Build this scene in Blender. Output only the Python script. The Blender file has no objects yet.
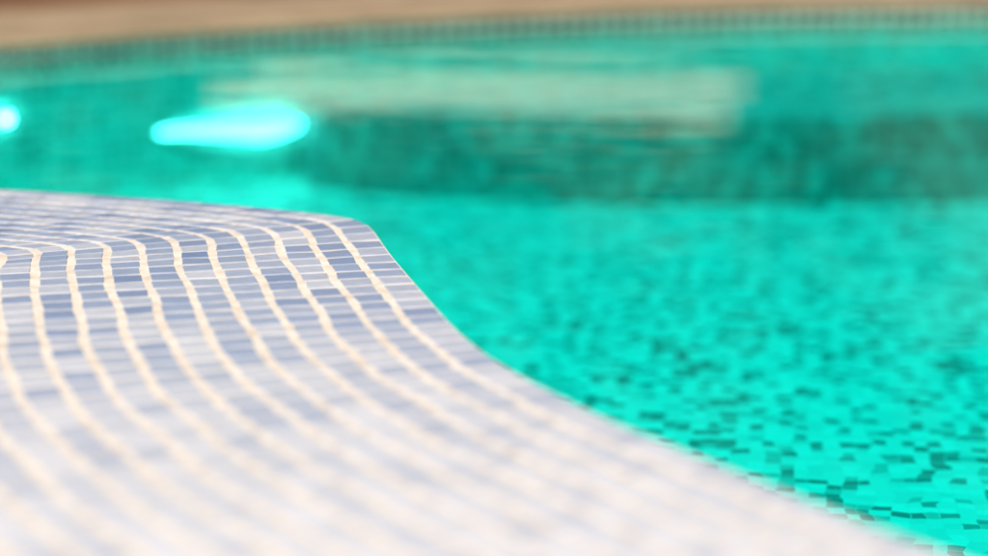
import bpy, bmesh, math, random
from mathutils import Vector
random.seed(7)
S=bpy.context.scene
S.view_settings.view_transform='Standard'; S.view_settings.look='None'; S.view_settings.exposure=0

# ---------------------------------------------------------------- helpers
def mk(name, verts, faces, mat=None, smooth=False, uvs=None, parent=None):
    me=bpy.data.meshes.new(name); me.from_pydata(verts,[],faces); me.update()
    if uvs is not None:
        ul=me.uv_layers.new(name="UVMap")
        for l in me.loops: ul.data[l.index].uv=uvs[l.vertex_index]
    ob=bpy.data.objects.new(name,me); S.collection.objects.link(ob)
    if mat: me.materials.append(mat)
    if smooth:
        for p in me.polygons: p.use_smooth=True
    if parent: ob.parent=parent
    return ob
def box(vs,fs,c,s):
    b=len(vs); x,y,z=c; a,d,h=s[0]/2,s[1]/2,s[2]/2
    for dz in(-h,h):
        for dx,dy in((-a,-d),(a,-d),(a,d),(-a,d)): vs.append((x+dx,y+dy,z+dz))
    for f in((0,3,2,1),(4,5,6,7),(0,1,5,4),(1,2,6,5),(2,3,7,6),(3,0,4,7)): fs.append(tuple(b+i for i in f))
def newmat(name):
    m=bpy.data.materials.new(name); m.use_nodes=True; nt=m.node_tree; nt.nodes.clear()
    o=nt.nodes.new('ShaderNodeOutputMaterial'); return m,nt,o
def N(nt,t,**k):
    n=nt.nodes.new(t)
    for a,b in k.items(): setattr(n,a,b)
    return n
def ramp(nt,stops,interp='LINEAR'):
    r=nt.nodes.new('ShaderNodeValToRGB'); r.color_ramp.interpolation=interp
    e=r.color_ramp.elements
    while len(e)<len(stops): e.new(0.5)
    for i,(p,c) in enumerate(stops): e[i].position=p; e[i].color=(*c,1)
    return r
def cr(P,t):
    n=len(P)-1; i=min(int(t),n-1); f=t-i
    p1,p2=P[i],P[i+1]; p0=P[i-1] if i>0 else p1*2-p2; p3=P[i+2] if i+2<=n else p2*2-p1
    return 0.5*((2*p1)+(p2-p0)*f+(2*p0-5*p1+4*p2-p3)*f*f+(3*p1-p0-3*p2+p3)*f**3)

# ---------------------------------------------------------------- deck layout
far=[(-3.0,4.02),(-2.3,3.98),(-1.6,3.88),(-1.15,3.80),(-.798,3.735),(-.494,3.635),(-.33,3.565)]
corner=(-.195,3.49)
right=[(-.150,3.25),(-.098,3.021),(-.050,2.81),(0,2.65),(.11,2.427),(.2085,2.275),(.384,2.01),(.62,1.71),(.95,1.40),(1.4,1.16),(2.0,1.05)]
E=[Vector(p) for p in far+[corner]+right]; nc=len(far)
PIT=.05
D=[]
for j,p in enumerate(E):
    a=E[max(j-1,0)]; b=E[min(j+1,len(E)-1)]
    if j==nc+1: a=E[j]
    t=(b-a).normalized(); n=Vector((t.y,-t.x))   # deck lies right of travel
    D.append(n*PIT)
D[nc]=Vector((-.0455,-.0215))
for q in range(nc): 
    f=min(1,(nc-q)/4)
    D[q]=Vector((-.0455,-.0215-.010*f))
NK=44; SUB=14
def line(k):
    P=[E[j]+D[j]*k for j in range(len(E))]
    pts=[]
    for j in range(len(P)-1):
        for s in range(SUB): pts.append(P[j].lerp(P[j+1],s/SUB))
    pts.append(P[-1])
    for it in range(20):
        q=pts[:]
        for i in range(1,len(pts)-1): q[i]=(pts[i-1]+pts[i]*2+pts[i+1])/4
        pts=q
    return pts
lines=[line(k) for k in range(NK+1)]
ref=lines[3]; L=[0]
for i in range(1,len(ref)): L.append(L[-1]+(ref[i]-ref[i-1]).length)
ROW=.046; nr=int(L[-1]/ROW)
par=[]; i=0
for r in range(nr+1):
    s=r*ROW
    while i<len(L)-2 and L[i+1]<s: i+=1
    par.append(i+(s-L[i])/(L[i+1]-L[i]))
def smoothnoise(x,y):
    return (math.sin(x*1.7+y*.9)+math.sin(x*.6-y*1.9+2)+math.sin(x*3.1+y*2.3+1))/3
def G(k,r):
    k0=int(math.floor(k)); k0=max(0,min(NK-1,k0)); fk=k-k0
    r=max(0,min(nr,r)); r0=min(int(r),nr-1); fr=r-r0
    t=par[r0]*(1-fr)+par[r0+1]*fr
    i=min(int(t),len(ref)-2); f=t-i
    a=lines[k0][i].lerp(lines[k0][i+1],f); b=lines[k0+1][i].lerp(lines[k0+1][i+1],f)
    p=a.lerp(b,fk)
    if k>.3:
        p=p+Vector((.0030*smoothnoise(k*1.3,r*.6),.0025*smoothnoise(r*.5+9,k*1.1)))
    return p

# ---------------------------------------------------------------- materials
m_tile,nt,o=newmat("deck_mosaic_tile")
at=N(nt,'ShaderNodeAttribute',attribute_name="rnd_glare"); at.attribute_type='GEOMETRY'
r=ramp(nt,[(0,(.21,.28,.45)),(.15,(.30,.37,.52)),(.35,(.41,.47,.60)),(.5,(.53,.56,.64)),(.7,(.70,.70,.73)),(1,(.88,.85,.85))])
no=N(nt,'ShaderNodeTexNoise'); no.inputs['Scale'].default_value=60; no.inputs['Detail'].default_value=4
mx=N(nt,'ShaderNodeMix',data_type='RGBA',blend_type='MULTIPLY'); mx.inputs[0].default_value=.25
tc=N(nt,'ShaderNodeTexCoord'); nt.links.new(tc.outputs['Object'],no.inputs['Vector'])
b=N(nt,'ShaderNodeBsdfPrincipled'); b.inputs['Roughness'].default_value=.2
nt.links.new(at.outputs['Fac'],r.inputs[0]); nt.links.new(r.outputs[0],mx.inputs[6]); nt.links.new(no.outputs['Fac'],mx.inputs[7])
nt.links.new(mx.outputs[2],b.inputs['Base Color'])
bp=N(nt,'ShaderNodeBump'); bp.inputs['Strength'].default_value=.25; bp.inputs['Distance'].default_value=.002
nt.links.new(no.outputs['Fac'],bp.inputs['Height']); nt.links.new(bp.outputs[0],b.inputs['Normal'])
nt.links.new(b.outputs[0],o.inputs[0])
m_grout,nt,o=newmat("cream_grout")
tc=N(nt,'ShaderNodeTexCoord'); no=N(nt,'ShaderNodeTexNoise'); no.inputs['Scale'].default_value=35; no.inputs['Detail'].default_value=6
r=ramp(nt,[(.3,(.62,.49,.35)),(.6,(.80,.69,.55))])
b=N(nt,'ShaderNodeBsdfPrincipled'); b.inputs['Roughness'].default_value=.85
nt.links.new(tc.outputs['Object'],no.inputs['Vector']); nt.links.new(no.outputs['Fac'],r.inputs[0]); nt.links.new(r.outputs[0],b.inputs['Base Color']); nt.links.new(b.outputs[0],o.inputs[0])

def mosaic(name,tile,coord='Object',rot=0.,warp=.016,grout=(.5,.75,.7),gw=.06,clump=.35,stops=None,wscale=9,cscale=.33):
    m,nt,o=newmat(name); tc=N(nt,'ShaderNodeTexCoord')
    src=tc.outputs[coord]
    nz=N(nt,'ShaderNodeTexNoise'); nz.inputs['Scale'].default_value=wscale; nz.inputs['Detail'].default_value=1.5
    nt.links.new(src,nz.inputs['Vector'])
    sb=N(nt,'ShaderNodeVectorMath',operation='SUBTRACT'); sb.inputs[1].default_value=(.5,.5,.5); nt.links.new(nz.outputs['Color'],sb.inputs[0])
    sc=N(nt,'ShaderNodeVectorMath',operation='MULTIPLY'); sc.inputs[1].default_value=(warp*2.4,warp*2.4,0); nt.links.new(sb.outputs[0],sc.inputs[0])
    ad=N(nt,'ShaderNodeVectorMath',operation='ADD'); nt.links.new(src,ad.inputs[0]); nt.links.new(sc.outputs[0],ad.inputs[1])
    mp=N(nt,'ShaderNodeMapping'); mp.inputs['Rotation'].default_value=(0,0,rot); mp.inputs['Scale'].default_value=(1/tile,1/tile,1); nt.links.new(ad.outputs[0],mp.inputs[0])
    sx=N(nt,'ShaderNodeSeparateXYZ'); nt.links.new(mp.outputs[0],sx.inputs[0])
    fl=N(nt,'ShaderNodeVectorMath',operation='FLOOR')
    cx=N(nt,'ShaderNodeCombineXYZ'); nt.links.new(sx.outputs[0],cx.inputs[0]); nt.links.new(sx.outputs[1],cx.inputs[1]); nt.links.new(cx.outputs[0],fl.inputs[0])
    wn=N(nt,'ShaderNodeTexWhiteNoise'); nt.links.new(fl.outputs[0],wn.inputs['Vector'])
    n2=N(nt,'ShaderNodeTexNoise'); n2.inputs['Scale'].default_value=cscale; n2.inputs['Detail'].default_value=2; nt.links.new(fl.outputs[0],n2.inputs['Vector'])
    a1=N(nt,'ShaderNodeMath',operation='MULTIPLY_ADD'); a1.inputs[1].default_value=clump*2; a1.inputs[2].default_value=-clump; nt.links.new(n2.outputs['Fac'],a1.inputs[0])
    a2=N(nt,'ShaderNodeMath',operation='ADD'); a2.use_clamp=True; nt.links.new(a1.outputs[0],a2.inputs[0]); nt.links.new(wn.outputs['Value'],a2.inputs[1])
    r=ramp(nt,stops,'CONSTANT'); nt.links.new(a2.outputs[0],r.inputs[0])
    fr=N(nt,'ShaderNodeVectorMath',operation='FRACTION'); nt.links.new(cx.outputs[0],fr.inputs[0])
    s2=N(nt,'ShaderNodeSeparateXYZ'); nt.links.new(fr.outputs[0],s2.inputs[0])
    mn=N(nt,'ShaderNodeMath',operation='MINIMUM'); nt.links.new(s2.outputs[0],mn.inputs[0]); nt.links.new(s2.outputs[1],mn.inputs[1])
    lt=N(nt,'ShaderNodeMath',operation='LESS_THAN'); lt.inputs[1].default_value=gw; nt.links.new(mn.outputs[0],lt.inputs[0])
    mx=N(nt,'ShaderNodeMix',data_type='RGBA'); nt.links.new(lt.outputs[0],mx.inputs[0]); nt.links.new(r.outputs[0],mx.inputs[6]); mx.inputs[7].default_value=(*grout,1)
    b=N(nt,'ShaderNodeBsdfPrincipled'); b.inputs['Roughness'].default_value=.5
    nt.links.new(mx.outputs[2],b.inputs['Base Color']); nt.links.new(b.outputs[0],o.inputs[0])
    return m
m_floor=mosaic("pool_floor_mosaic",.024,rot=.12,grout=(.42,.74,.68),gw=.05,clump=.36,warp=.017,wscale=15,cscale=.2,
   stops=[(0,(.05,.22,.20)),(.14,(.09,.32,.29)),(.24,(.2,.5,.45)),(.32,(.45,.78,.71)),(.6,(.52,.85,.78)),(.85,(.40,.72,.66))])
m_wall=mosaic("pool_wall_mosaic",.030,coord='UV',warp=.004,grout=(.7,.9,.84),gw=.16,clump=.3,
   stops=[(0,(.18,.52,.46)),(.3,(.26,.62,.56)),(.55,(.34,.73,.66)),(.8,(.46,.82,.75))])
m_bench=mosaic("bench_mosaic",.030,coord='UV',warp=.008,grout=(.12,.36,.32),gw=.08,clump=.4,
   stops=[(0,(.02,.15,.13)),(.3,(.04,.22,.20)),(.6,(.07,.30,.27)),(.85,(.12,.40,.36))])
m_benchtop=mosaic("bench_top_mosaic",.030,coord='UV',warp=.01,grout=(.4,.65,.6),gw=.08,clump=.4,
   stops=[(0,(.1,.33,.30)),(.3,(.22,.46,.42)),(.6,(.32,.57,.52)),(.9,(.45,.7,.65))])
m_band=mosaic("waterline_mosaic",.040,coord='UV',warp=.0,grout=(.5,.5,.38),gw=.2,clump=.2,
   stops=[(0,(.01,.10,.08)),(.4,(.025,.17,.13)),(.8,(.06,.25,.19))])

def stone(name,c1,c2,scale=4,rough=.7,bump=.2):
    m,nt,o=newmat(name); tc=N(nt,'ShaderNodeTexCoord'); no=N(nt,'ShaderNodeTexNoise'); no.inputs['Scale'].default_value=scale; no.inputs['Detail'].default_value=8
    r=ramp(nt,[(.3,c1),(.7,c2)]); b=N(nt,'ShaderNodeBsdfPrincipled'); b.inputs['Roughness'].default_value=rough
    bp=N(nt,'ShaderNodeBump'); bp.inputs['Strength'].default_value=bump; bp.inputs['Distance'].default_value=.01
    nt.links.new(tc.outputs['Object'],no.inputs['Vector']); nt.links.new(no.outputs['Fac'],r.inputs[0]); nt.links.new(no.outputs['Fac'],bp.inputs['Height'])
    nt.links.new(bp.outputs[0],b.inputs['Normal']); nt.links.new(r.outputs[0],b.inputs['Base Color']); nt.links.new(b.outputs[0],o.inputs[0]); return m
m_coping=stone("coping_stone",(.28,.19,.10),(.42,.29,.16))
m_ground=stone("terracotta_ground",(.12,.045,.012),(.22,.09,.025),scale=1.5)
m_cream=stone("cream_painted_wood",(.78,.58,.36),(.85,.66,.44),scale=3,bump=.05)
m_bark=stone("bark",(.08,.05,.03),(.16,.11,.07),scale=12,bump=.6)
m_hill=stone("added_wooded_hill",(.015,.045,.015),(.06,.11,.03),scale=.35,bump=1)
m_steel,nt,o=newmat("steel"); b=N(nt,'ShaderNodeBsdfPrincipled'); b.inputs['Metallic'].default_value=1; b.inputs['Roughness'].default_value=.3; b.inputs['Base Color'].default_value=(.7,.7,.7,1); nt.links.new(b.outputs[0],o.inputs[0])
def lampmat(name,st):
    m,nt,o=newmat(name); e=N(nt,'ShaderNodeEmission'); e.inputs[0].default_value=(1,.97,.92,1); e.inputs[1].default_value=st; nt.links.new(e.outputs[0],o.inputs[0]); return m
m_lamp=lampmat("lamp_glass",15); m_lamp2=lampmat("small_lamp_glass",80)
m_leaf,nt,o=newmat("leaves"); g=N(nt,'ShaderNodeNewGeometry'); r=ramp(nt,[(0,(.015,.05,.012)),(.5,(.035,.09,.02)),(1,(.07,.13,.03))])
b=N(nt,'ShaderNodeBsdfPrincipled'); b.inputs['Roughness'].default_value=.7; b.inputs['Specular IOR Level'].default_value=.2
nt.links.new(g.outputs['Random Per Island'],r.inputs[0]); nt.links.new(r.outputs[0],b.inputs['Base Color']); nt.links.new(b.outputs[0],o.inputs[0])
m_water,nt,o=newmat("water"); tc=N(nt,'ShaderNodeTexCoord')
mp=N(nt,'ShaderNodeMapping'); mp.inputs['Scale'].default_value=(.6,1.1,1); mp.inputs['Rotation'].default_value=(0,0,.2); nt.links.new(tc.outputs['Object'],mp.inputs[0])
n1=N(nt,'ShaderNodeTexNoise'); n1.inputs['Scale'].default_value=2.6; n1.inputs['Detail'].default_value=2.5; n1.inputs['Roughness'].default_value=.45; nt.links.new(mp.outputs[0],n1.inputs['Vector'])
bp=N(nt,'ShaderNodeBump'); bp.inputs['Strength'].default_value=.13; bp.inputs['Distance'].default_value=.02; nt.links.new(n1.outputs['Fac'],bp.inputs['Height'])
fr=N(nt,'ShaderNodeFresnel'); fr.inputs['IOR'].default_value=1.33; nt.links.new(bp.outputs[0],fr.inputs['Normal'])
tr=N(nt,'ShaderNodeBsdfTransparent'); tr.inputs[0].default_value=(.06,.97,.91,1)
gl=N(nt,'ShaderNodeBsdfGlossy'); gl.inputs['Roughness'].default_value=.03; nt.links.new(bp.outputs[0],gl.inputs['Normal'])
mx=N(nt,'ShaderNodeMixShader'); nt.links.new(fr.outputs[0],mx.inputs[0]); nt.links.new(tr.outputs[0],mx.inputs[1]); nt.links.new(gl.outputs[0],mx.inputs[2]); nt.links.new(mx.outputs[0],o.inputs[0])

# ---------------------------------------------------------------- mosaic deck
deck=bpy.data.objects.new("mosaic_pool_deck",None); S.collection.objects.link(deck)
vs=[];fs=[]
for k in range(NK+1):
    for rr in range(nr+1):
        p=G(k,rr); vs.append((p.x,p.y,0))
for k in range(NK):
    for rr in range(nr):
        a=k*(nr+1)+rr; fs.append((a,a+1,a+nr+2,a+nr+1))
b0=len(vs)
for rr in range(nr+1):
    p=G(0,rr); vs.append((p.x,p.y,-.05))
for rr in range(nr): fs.append((rr,b0+rr,b0+rr+1,rr+1))
mk("grout_bed",vs,fs,m_grout,parent=deck)
vs=[];fs=[];rv=[]
for k in range(NK):
    colr=random.uniform(-.05,.05)
    for rr in range(nr):
        gu=.115; gv=.085
        jit=lambda s: random.uniform(-s,s)
        c=[(k+gu+jit(.03),rr+gv+jit(.035)),(k+gu+jit(.03),rr+1-gv+jit(.035)),(k+1-gu+jit(.03),rr+1-gv+jit(.035)),(k+1-gu+jit(.03),rr+gv+jit(.035))]
        if k==0: c[0]=(k+.03,c[0][1]); c[1]=(k+.03,c[1][1])
        P=[G(*q) for q in c]; cen=sum(P,Vector((0,0)))/4
        h=.0010+random.uniform(0,.0004); tl=[random.uniform(-.0003,.0003) for _ in P]
        b0=len(vs)
        for q in P: vs.append((q.x,q.y,.0001))
        for q,t in zip(P,tl):
            w=q.lerp(cen,.045); vs.append((w.x,w.y,h+t))
        fs.append((b0+4,b0+5,b0+6,b0+7))
        for i in range(4):
            j=(i+1)%4; fs.append((b0+i,b0+j,b0+4+j,b0+4+i))
        near_glare=max(0,min(1,(3.1-cen.y)/1.0))  # bright glare painted into the tile colour, whiter toward the camera
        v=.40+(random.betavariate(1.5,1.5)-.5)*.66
        v=v*(1-.55*near_glare)+.55*near_glare+colr
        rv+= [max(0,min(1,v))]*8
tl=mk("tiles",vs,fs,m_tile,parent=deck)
at=tl.data.attributes.new("rnd_glare",'FLOAT','POINT')
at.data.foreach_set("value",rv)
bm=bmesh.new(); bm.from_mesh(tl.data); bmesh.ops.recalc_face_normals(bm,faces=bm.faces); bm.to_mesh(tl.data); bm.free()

# ---------------------------------------------------------------- pool shell
edge=[G(0,rr) for rr in range(nr+1)]
rest=[Vector(p) for p in [edge[-1],(2.8,1.25),(3.7,2.1),(4.1,3.4),(3.9,4.9),(3.2,6.05),(2.3,6.47),(1.345,6.54),(.5,6.42),(-.25,6.16),(-.74,5.91),(-1.19,5.62),(-1.9,5.2),(-2.9,4.8),(-3.4,4.4),edge[0]]]
arc=[]
for i in range(len(rest)-1):
    for s in range(12):
        if i==0 and s==0: continue
        arc.append(cr(rest,i+s/12))
outline=edge+arc; n=len(outline); C=Vector((1.2,4.5)); W=-.045; FL=-.40
pool=bpy.data.objects.new("swimming_pool",None); S.collection.objects.link(pool)
def wallstrip(name,z0,z1,mat,off):
    vs=[];uv=[];s=0
    for i in range(n+1):
        p=outline[i%n]
        if i: s+=(p-outline[(i-1)%n]).length
        q=p+(p-C).normalized()*off
        vs+=[(q.x,q.y,z0),(q.x,q.y,z1)]; uv+=[(s,z0+.003),(s,z1+.003)]
    mk(name,vs,[(2*i,2*i+1,2*i+3,2*i+2) for i in range(n)],mat,uvs=uv,parent=pool)
wallstrip("pool_wall",-.075,FL-.02,m_wall,.002)
wallstrip("waterline_tiles",-.006,-.075,m_band,.002)
def fan(name,z,mat,sc=1.0,parent=None):
    vs=[(C.x,C.y,z)]+[((C+(p-C)*sc).x,(C+(p-C)*sc).y,z) for p in outline]
    return mk(name,vs,[(0,1+i,1+(i+1)%n) for i in range(n)],mat,parent=parent)
fan("pool_floor",FL,m_floor,1.001,pool)
w=fan("water",W,m_water,.9995)
# submerged bench
fr_=[Vector(p) for p in [(-.50,6.03),(-.46,5.88),(-.32,5.77),(0,5.68),(.6,5.62),(1.3,5.66),(2.0,5.66),(2.7,5.4),(3.2,4.8),(3.5,4.0),(3.9,3.3)]]
vs=[];uv=[];s=0;prev=None
for i in range(61):
    p=cr(fr_,i/6)
    if prev is not None: s+=(p-prev).length
    prev=p
    d=(p-C).normalized(); bk=p+Vector((max(d.x,0)*.9,.96 if p.x<2.6 else .5))
    if i==0: bk=p+Vector((.02,.3))
    c1=p+(bk-p).normalized()*.008
    vs+=[(p.x,p.y,FL-.01),(p.x,p.y,-.185),(c1.x,c1.y,-.177),(bk.x,bk.y,-.177)]
    uv+=[(s,0),(s,.21),(s,.22),(s,.9)]
fs=[];mi=[]
for i in range(60):
    for j in range(3): a=4*i+j; fs.append((a,a+4,a+5,a+1)); mi.append(1 if j==2 else 0)
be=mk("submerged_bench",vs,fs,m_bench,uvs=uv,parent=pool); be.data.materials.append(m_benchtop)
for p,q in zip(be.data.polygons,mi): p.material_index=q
# coping
vs=[];fs=[]
idx=list(range(nr,n))+[0]
cop=[outline[i] for i in idx]
def offp(p,d): 
    return p+(p-C).normalized()*d
for si,(a,b_) in enumerate(zip(cop,cop[1:])):
    g=.004 if si%4==0 else 0
    t=(b_-a).normalized(); a2=a+t*g
    pr=[(-.006,-.014),(-.010,-.008),(-.008,-.001),(0,.004),(.68,.004),(.69,-.02)]
    b0=len(vs)
    for P in(a2,b_):
        for d,z in pr:
            q=offp(P,d); vs.append((q.x,q.y,z))
    for j in range(len(pr)-1): fs.append((b0+j,b0+j+1,b0+len(pr)+j+1,b0+len(pr)+j))
cp=mk("stone_coping",vs,fs,m_coping)
rings=[0,.6,2,6,15,40,120,400]; vs=[];fs=[]
for d in rings:
    for p in outline:
        q=offp(p,d+.001); vs.append((q.x,q.y,-.012))
for j in range(len(rings)-1):
    for i in range(n):
        a=j*n+i;b2=j*n+(i+1)%n; fs.append((a,b2,b2+n,a+n))
mk("ground",vs,fs,m_ground)

# ---------------------------------------------------------------- underwater lights
def uwlight(name,c,nrm,wd,ht,wedge=0,mat=None):
    root=bpy.data.objects.new(name,None); S.collection.objects.link(root)
    t=Vector((-nrm.y,nrm.x,0)); up=Vector((0,0,1)); c=Vector(c); K=48
    prof=[(-1,.0),(-.9,.30),(-.3,.42),(.4,.40),(.85,.30),(1,0),(.85,-.45),(.45,-.85),(.1,-.6),(-.5,-.25),(-.9,-.12)]
    def loop(s,d):
        out=[]
        for i in range(K):
            if wedge:
                P=[Vector(q) for q in prof]; m=len(P); u=i/K*m; a=int(u); f=u-a
                g=lambda j:P[j%m]
                q=.5*((2*g(a))+(g(a+1)-g(a-1))*f+(2*g(a-1)-5*g(a)+4*g(a+1)-g(a+2))*f*f+(3*g(a)-g(a-1)-3*g(a+1)+g(a+2))*f**3)
                X,Y=q.x,q.y
            else:
                X,Y=-math.cos(2*math.pi*i/K),math.sin(2*math.pi*i/K)
            l=math.hypot(X,Y) or 1
            out.append(tuple(c+t*(X*wd/2+s*X/l)+up*(Y*ht/2+s*Y/l)+nrm*d))
        return out
    vs=loop(0,.012); mk("lens",vs+[tuple(c+nrm*.02)],[(i,(i+1)%K,K) for i in range(K)],mat,parent=root)
    L4=[loop(.008,0),loop(.008,.010),loop(.005,.014),loop(.001,.014),loop(.001,.006)]
    vs=sum(L4,[]); fs=[(j*K+i,j*K+(i+1)%K,(j+1)*K+(i+1)%K,(j+1)*K+i) for j in range(4) for i in range(K)]
    mk("steel_rim",vs,fs,m_steel,parent=root)
uwlight("underwater_pool_light",(-.680,5.925,-.256),Vector((.42,-.90,0)).normalized(),.39,.085,1,m_lamp)
uwlight("underwater_pool_light",(-1.186,5.598,-.178),Vector((.5,-.86,0)).normalized(),.024,.024,0,m_lamp2)

# ---------------------------------------------------------------- added unseen background, shaped for the water reflections
def crown(vs,fs,c,r,num,leaf=.22):
    for _ in range(num):
        d=Vector((random.gauss(0,1),random.gauss(0,1),random.gauss(0,1))).normalized()
        p=Vector(c)+Vector((d.x*r[0],d.y*r[1],d.z*r[2]))*random.uniform(.6,1.08)
        a=Vector((random.gauss(0,1),random.gauss(0,1),random.gauss(0,.6))).normalized(); b_=a.cross(d).normalized()
        s=leaf*random.uniform(.6,1.3); b0=len(vs)
        for u,v in((-1,0),(0,-.5),(1,0),(0,.5)): vs.append(tuple(p+a*u*s+b_*v*s))
        fs.append((b0,b0+1,b0+2,b0+3))
for x in (-13,-8.8,-4.6,-.5,3.6,7.8,12,16):
    root=bpy.data.objects.new("added_tree",None); S.collection.objects.link(root)  # added out-of-view trees, tall enough to darken the water's reflection
    y=25+random.uniform(-1,1.5); vs=[];fs=[]
    rad=[(0,.3),(1.2,.22),(3,.18),(6,.08)]; K=10
    for z,rr in rad:
        for i in range(K): a=2*math.pi*i/K; vs.append((x+rr*math.cos(a)+.05*z*math.sin(x),y+rr*math.sin(a),z-.02))
    for j in range(3):
        for i in range(K): fs.append((j*K+i,j*K+(i+1)%K,(j+1)*K+(i+1)%K,(j+1)*K+i))
    for q in range(5):
        a=q*1.3+x; b0=len(vs); st=Vector((x,y,2+q*.5)); en=st+Vector((math.cos(a)*1.8,math.sin(a)*1.4,1.8))
        for P,rr in((st,.09),(en,.03)):
            for i in range(6): t=2*math.pi*i/6; vs.append((P.x+rr*math.cos(t),P.y+rr*math.sin(t),P.z))
        for i in range(6): fs.append((b0+i,b0+(i+1)%6,b0+6+(i+1)%6,b0+6+i))
    mk("trunk",vs,fs,m_bark,parent=root)
    vs=[];fs=[]
    for q in range(9):
        crown(vs,fs,(x+random.uniform(-1.6,1.6),y+random.uniform(-1,1),random.uniform(3.2,8.5)),(1.5,1.4,1.3),260,.32)
    mk("foliage",vs,fs,m_leaf,parent=root)
vs=[];fs=[]
for i in range(34):
    x=-17+i*1.05; crown(vs,fs,(x,23.9+random.uniform(-.2,.2),1.5),(.95,.7,1.6+random.uniform(-.15,.25)),350,.2)
mk("added_hedge",vs,fs,m_leaf)  # unseen leaf row added so the water mirrors dark green
vs=[];fs=[];A=60;B=14
for i in range(A+1):
    a=math.radians(-80+160*i/A)
    for j in range(B+1):
        f=j/B; R=34+60*f
        h=(26+5*math.sin(i*.37)+3*math.sin(i*.9+1))*math.sin(min(1,f*1.5)*math.pi/2)+random.uniform(-.8,.8)*(1 if j else 0)
        vs.append((R*math.sin(a),R*math.cos(a),h-.3))
for i in range(A):
    for j in range(B):
        q=i*(B+1)+j; fs.append((q,q+1,q+B+2,q+B+1))
mk("added_wooded_hill",vs,fs,m_hill)  # added beyond the view to keep sky out of the water's reflection
root=bpy.data.objects.new("added_pergola",None); S.collection.objects.link(root)  # made-up unseen structure that supplies the beige streak mirrored in the water
vs=[];fs=[]
for x in(-1.9,1.9):
    for y in(-.7,.7): box(vs,fs,(x,y,1.07),(.08,.08,2.14)); box(vs,fs,(x,y,.08),(.16,.16,.18))
mk("posts",vs,fs,m_bark,parent=root)
vs=[];fs=[]
for y in(-.7,.7): box(vs,fs,(0,y,2.24),(4.6,.12,.20))
for i in range(12): box(vs,fs,(-2.1+i*.38,0,2.375),(.05,1.8,.07))
mk("beams",vs,fs,m_cream,parent=root)
root.location=(-.1,20.9,0); root.rotation_euler=(0,0,math.radians(-12))

# ---------------------------------------------------------------- light
az=math.radians(-148); el=math.radians(52)
sd=Vector((math.sin(az)*math.cos(el),math.cos(az)*math.cos(el),math.sin(el)))
W_=bpy.data.worlds.new("World"); S.world=W_; W_.use_nodes=True; nt=W_.node_tree; bg=nt.nodes['Background']
sk=nt.nodes.new('ShaderNodeTexSky'); sk.sky_type='NISHITA'; sk.sun_disc=False; sk.sun_elevation=el; sk.sun_rotation=az
nt.links.new(sk.outputs[0],bg.inputs[0]); bg.inputs[1].default_value=.12
ld=bpy.data.lights.new("sun",'SUN'); ld.energy=4.7; ld.angle=math.radians(.5); ld.color=(1,.94,.87)
lo=bpy.data.objects.new("sun",ld); S.collection.objects.link(lo); lo.rotation_euler=sd.to_track_quat('Z','Y').to_euler()

# ---------------------------------------------------------------- camera
cd=bpy.data.cameras.new("camera"); cam=bpy.data.objects.new("camera",cd); S.collection.objects.link(cam); S.camera=cam
cam.location=(0,0,.71); cam.rotation_euler=(math.radians(90-12.93),0,0)
cd.lens=85; cd.sensor_width=36; cd.clip_end=1000; cd.clip_start=.05
cd.dof.use_dof=True; cd.dof.focus_distance=3.28; cd.dof.aperture_fstop=1.25
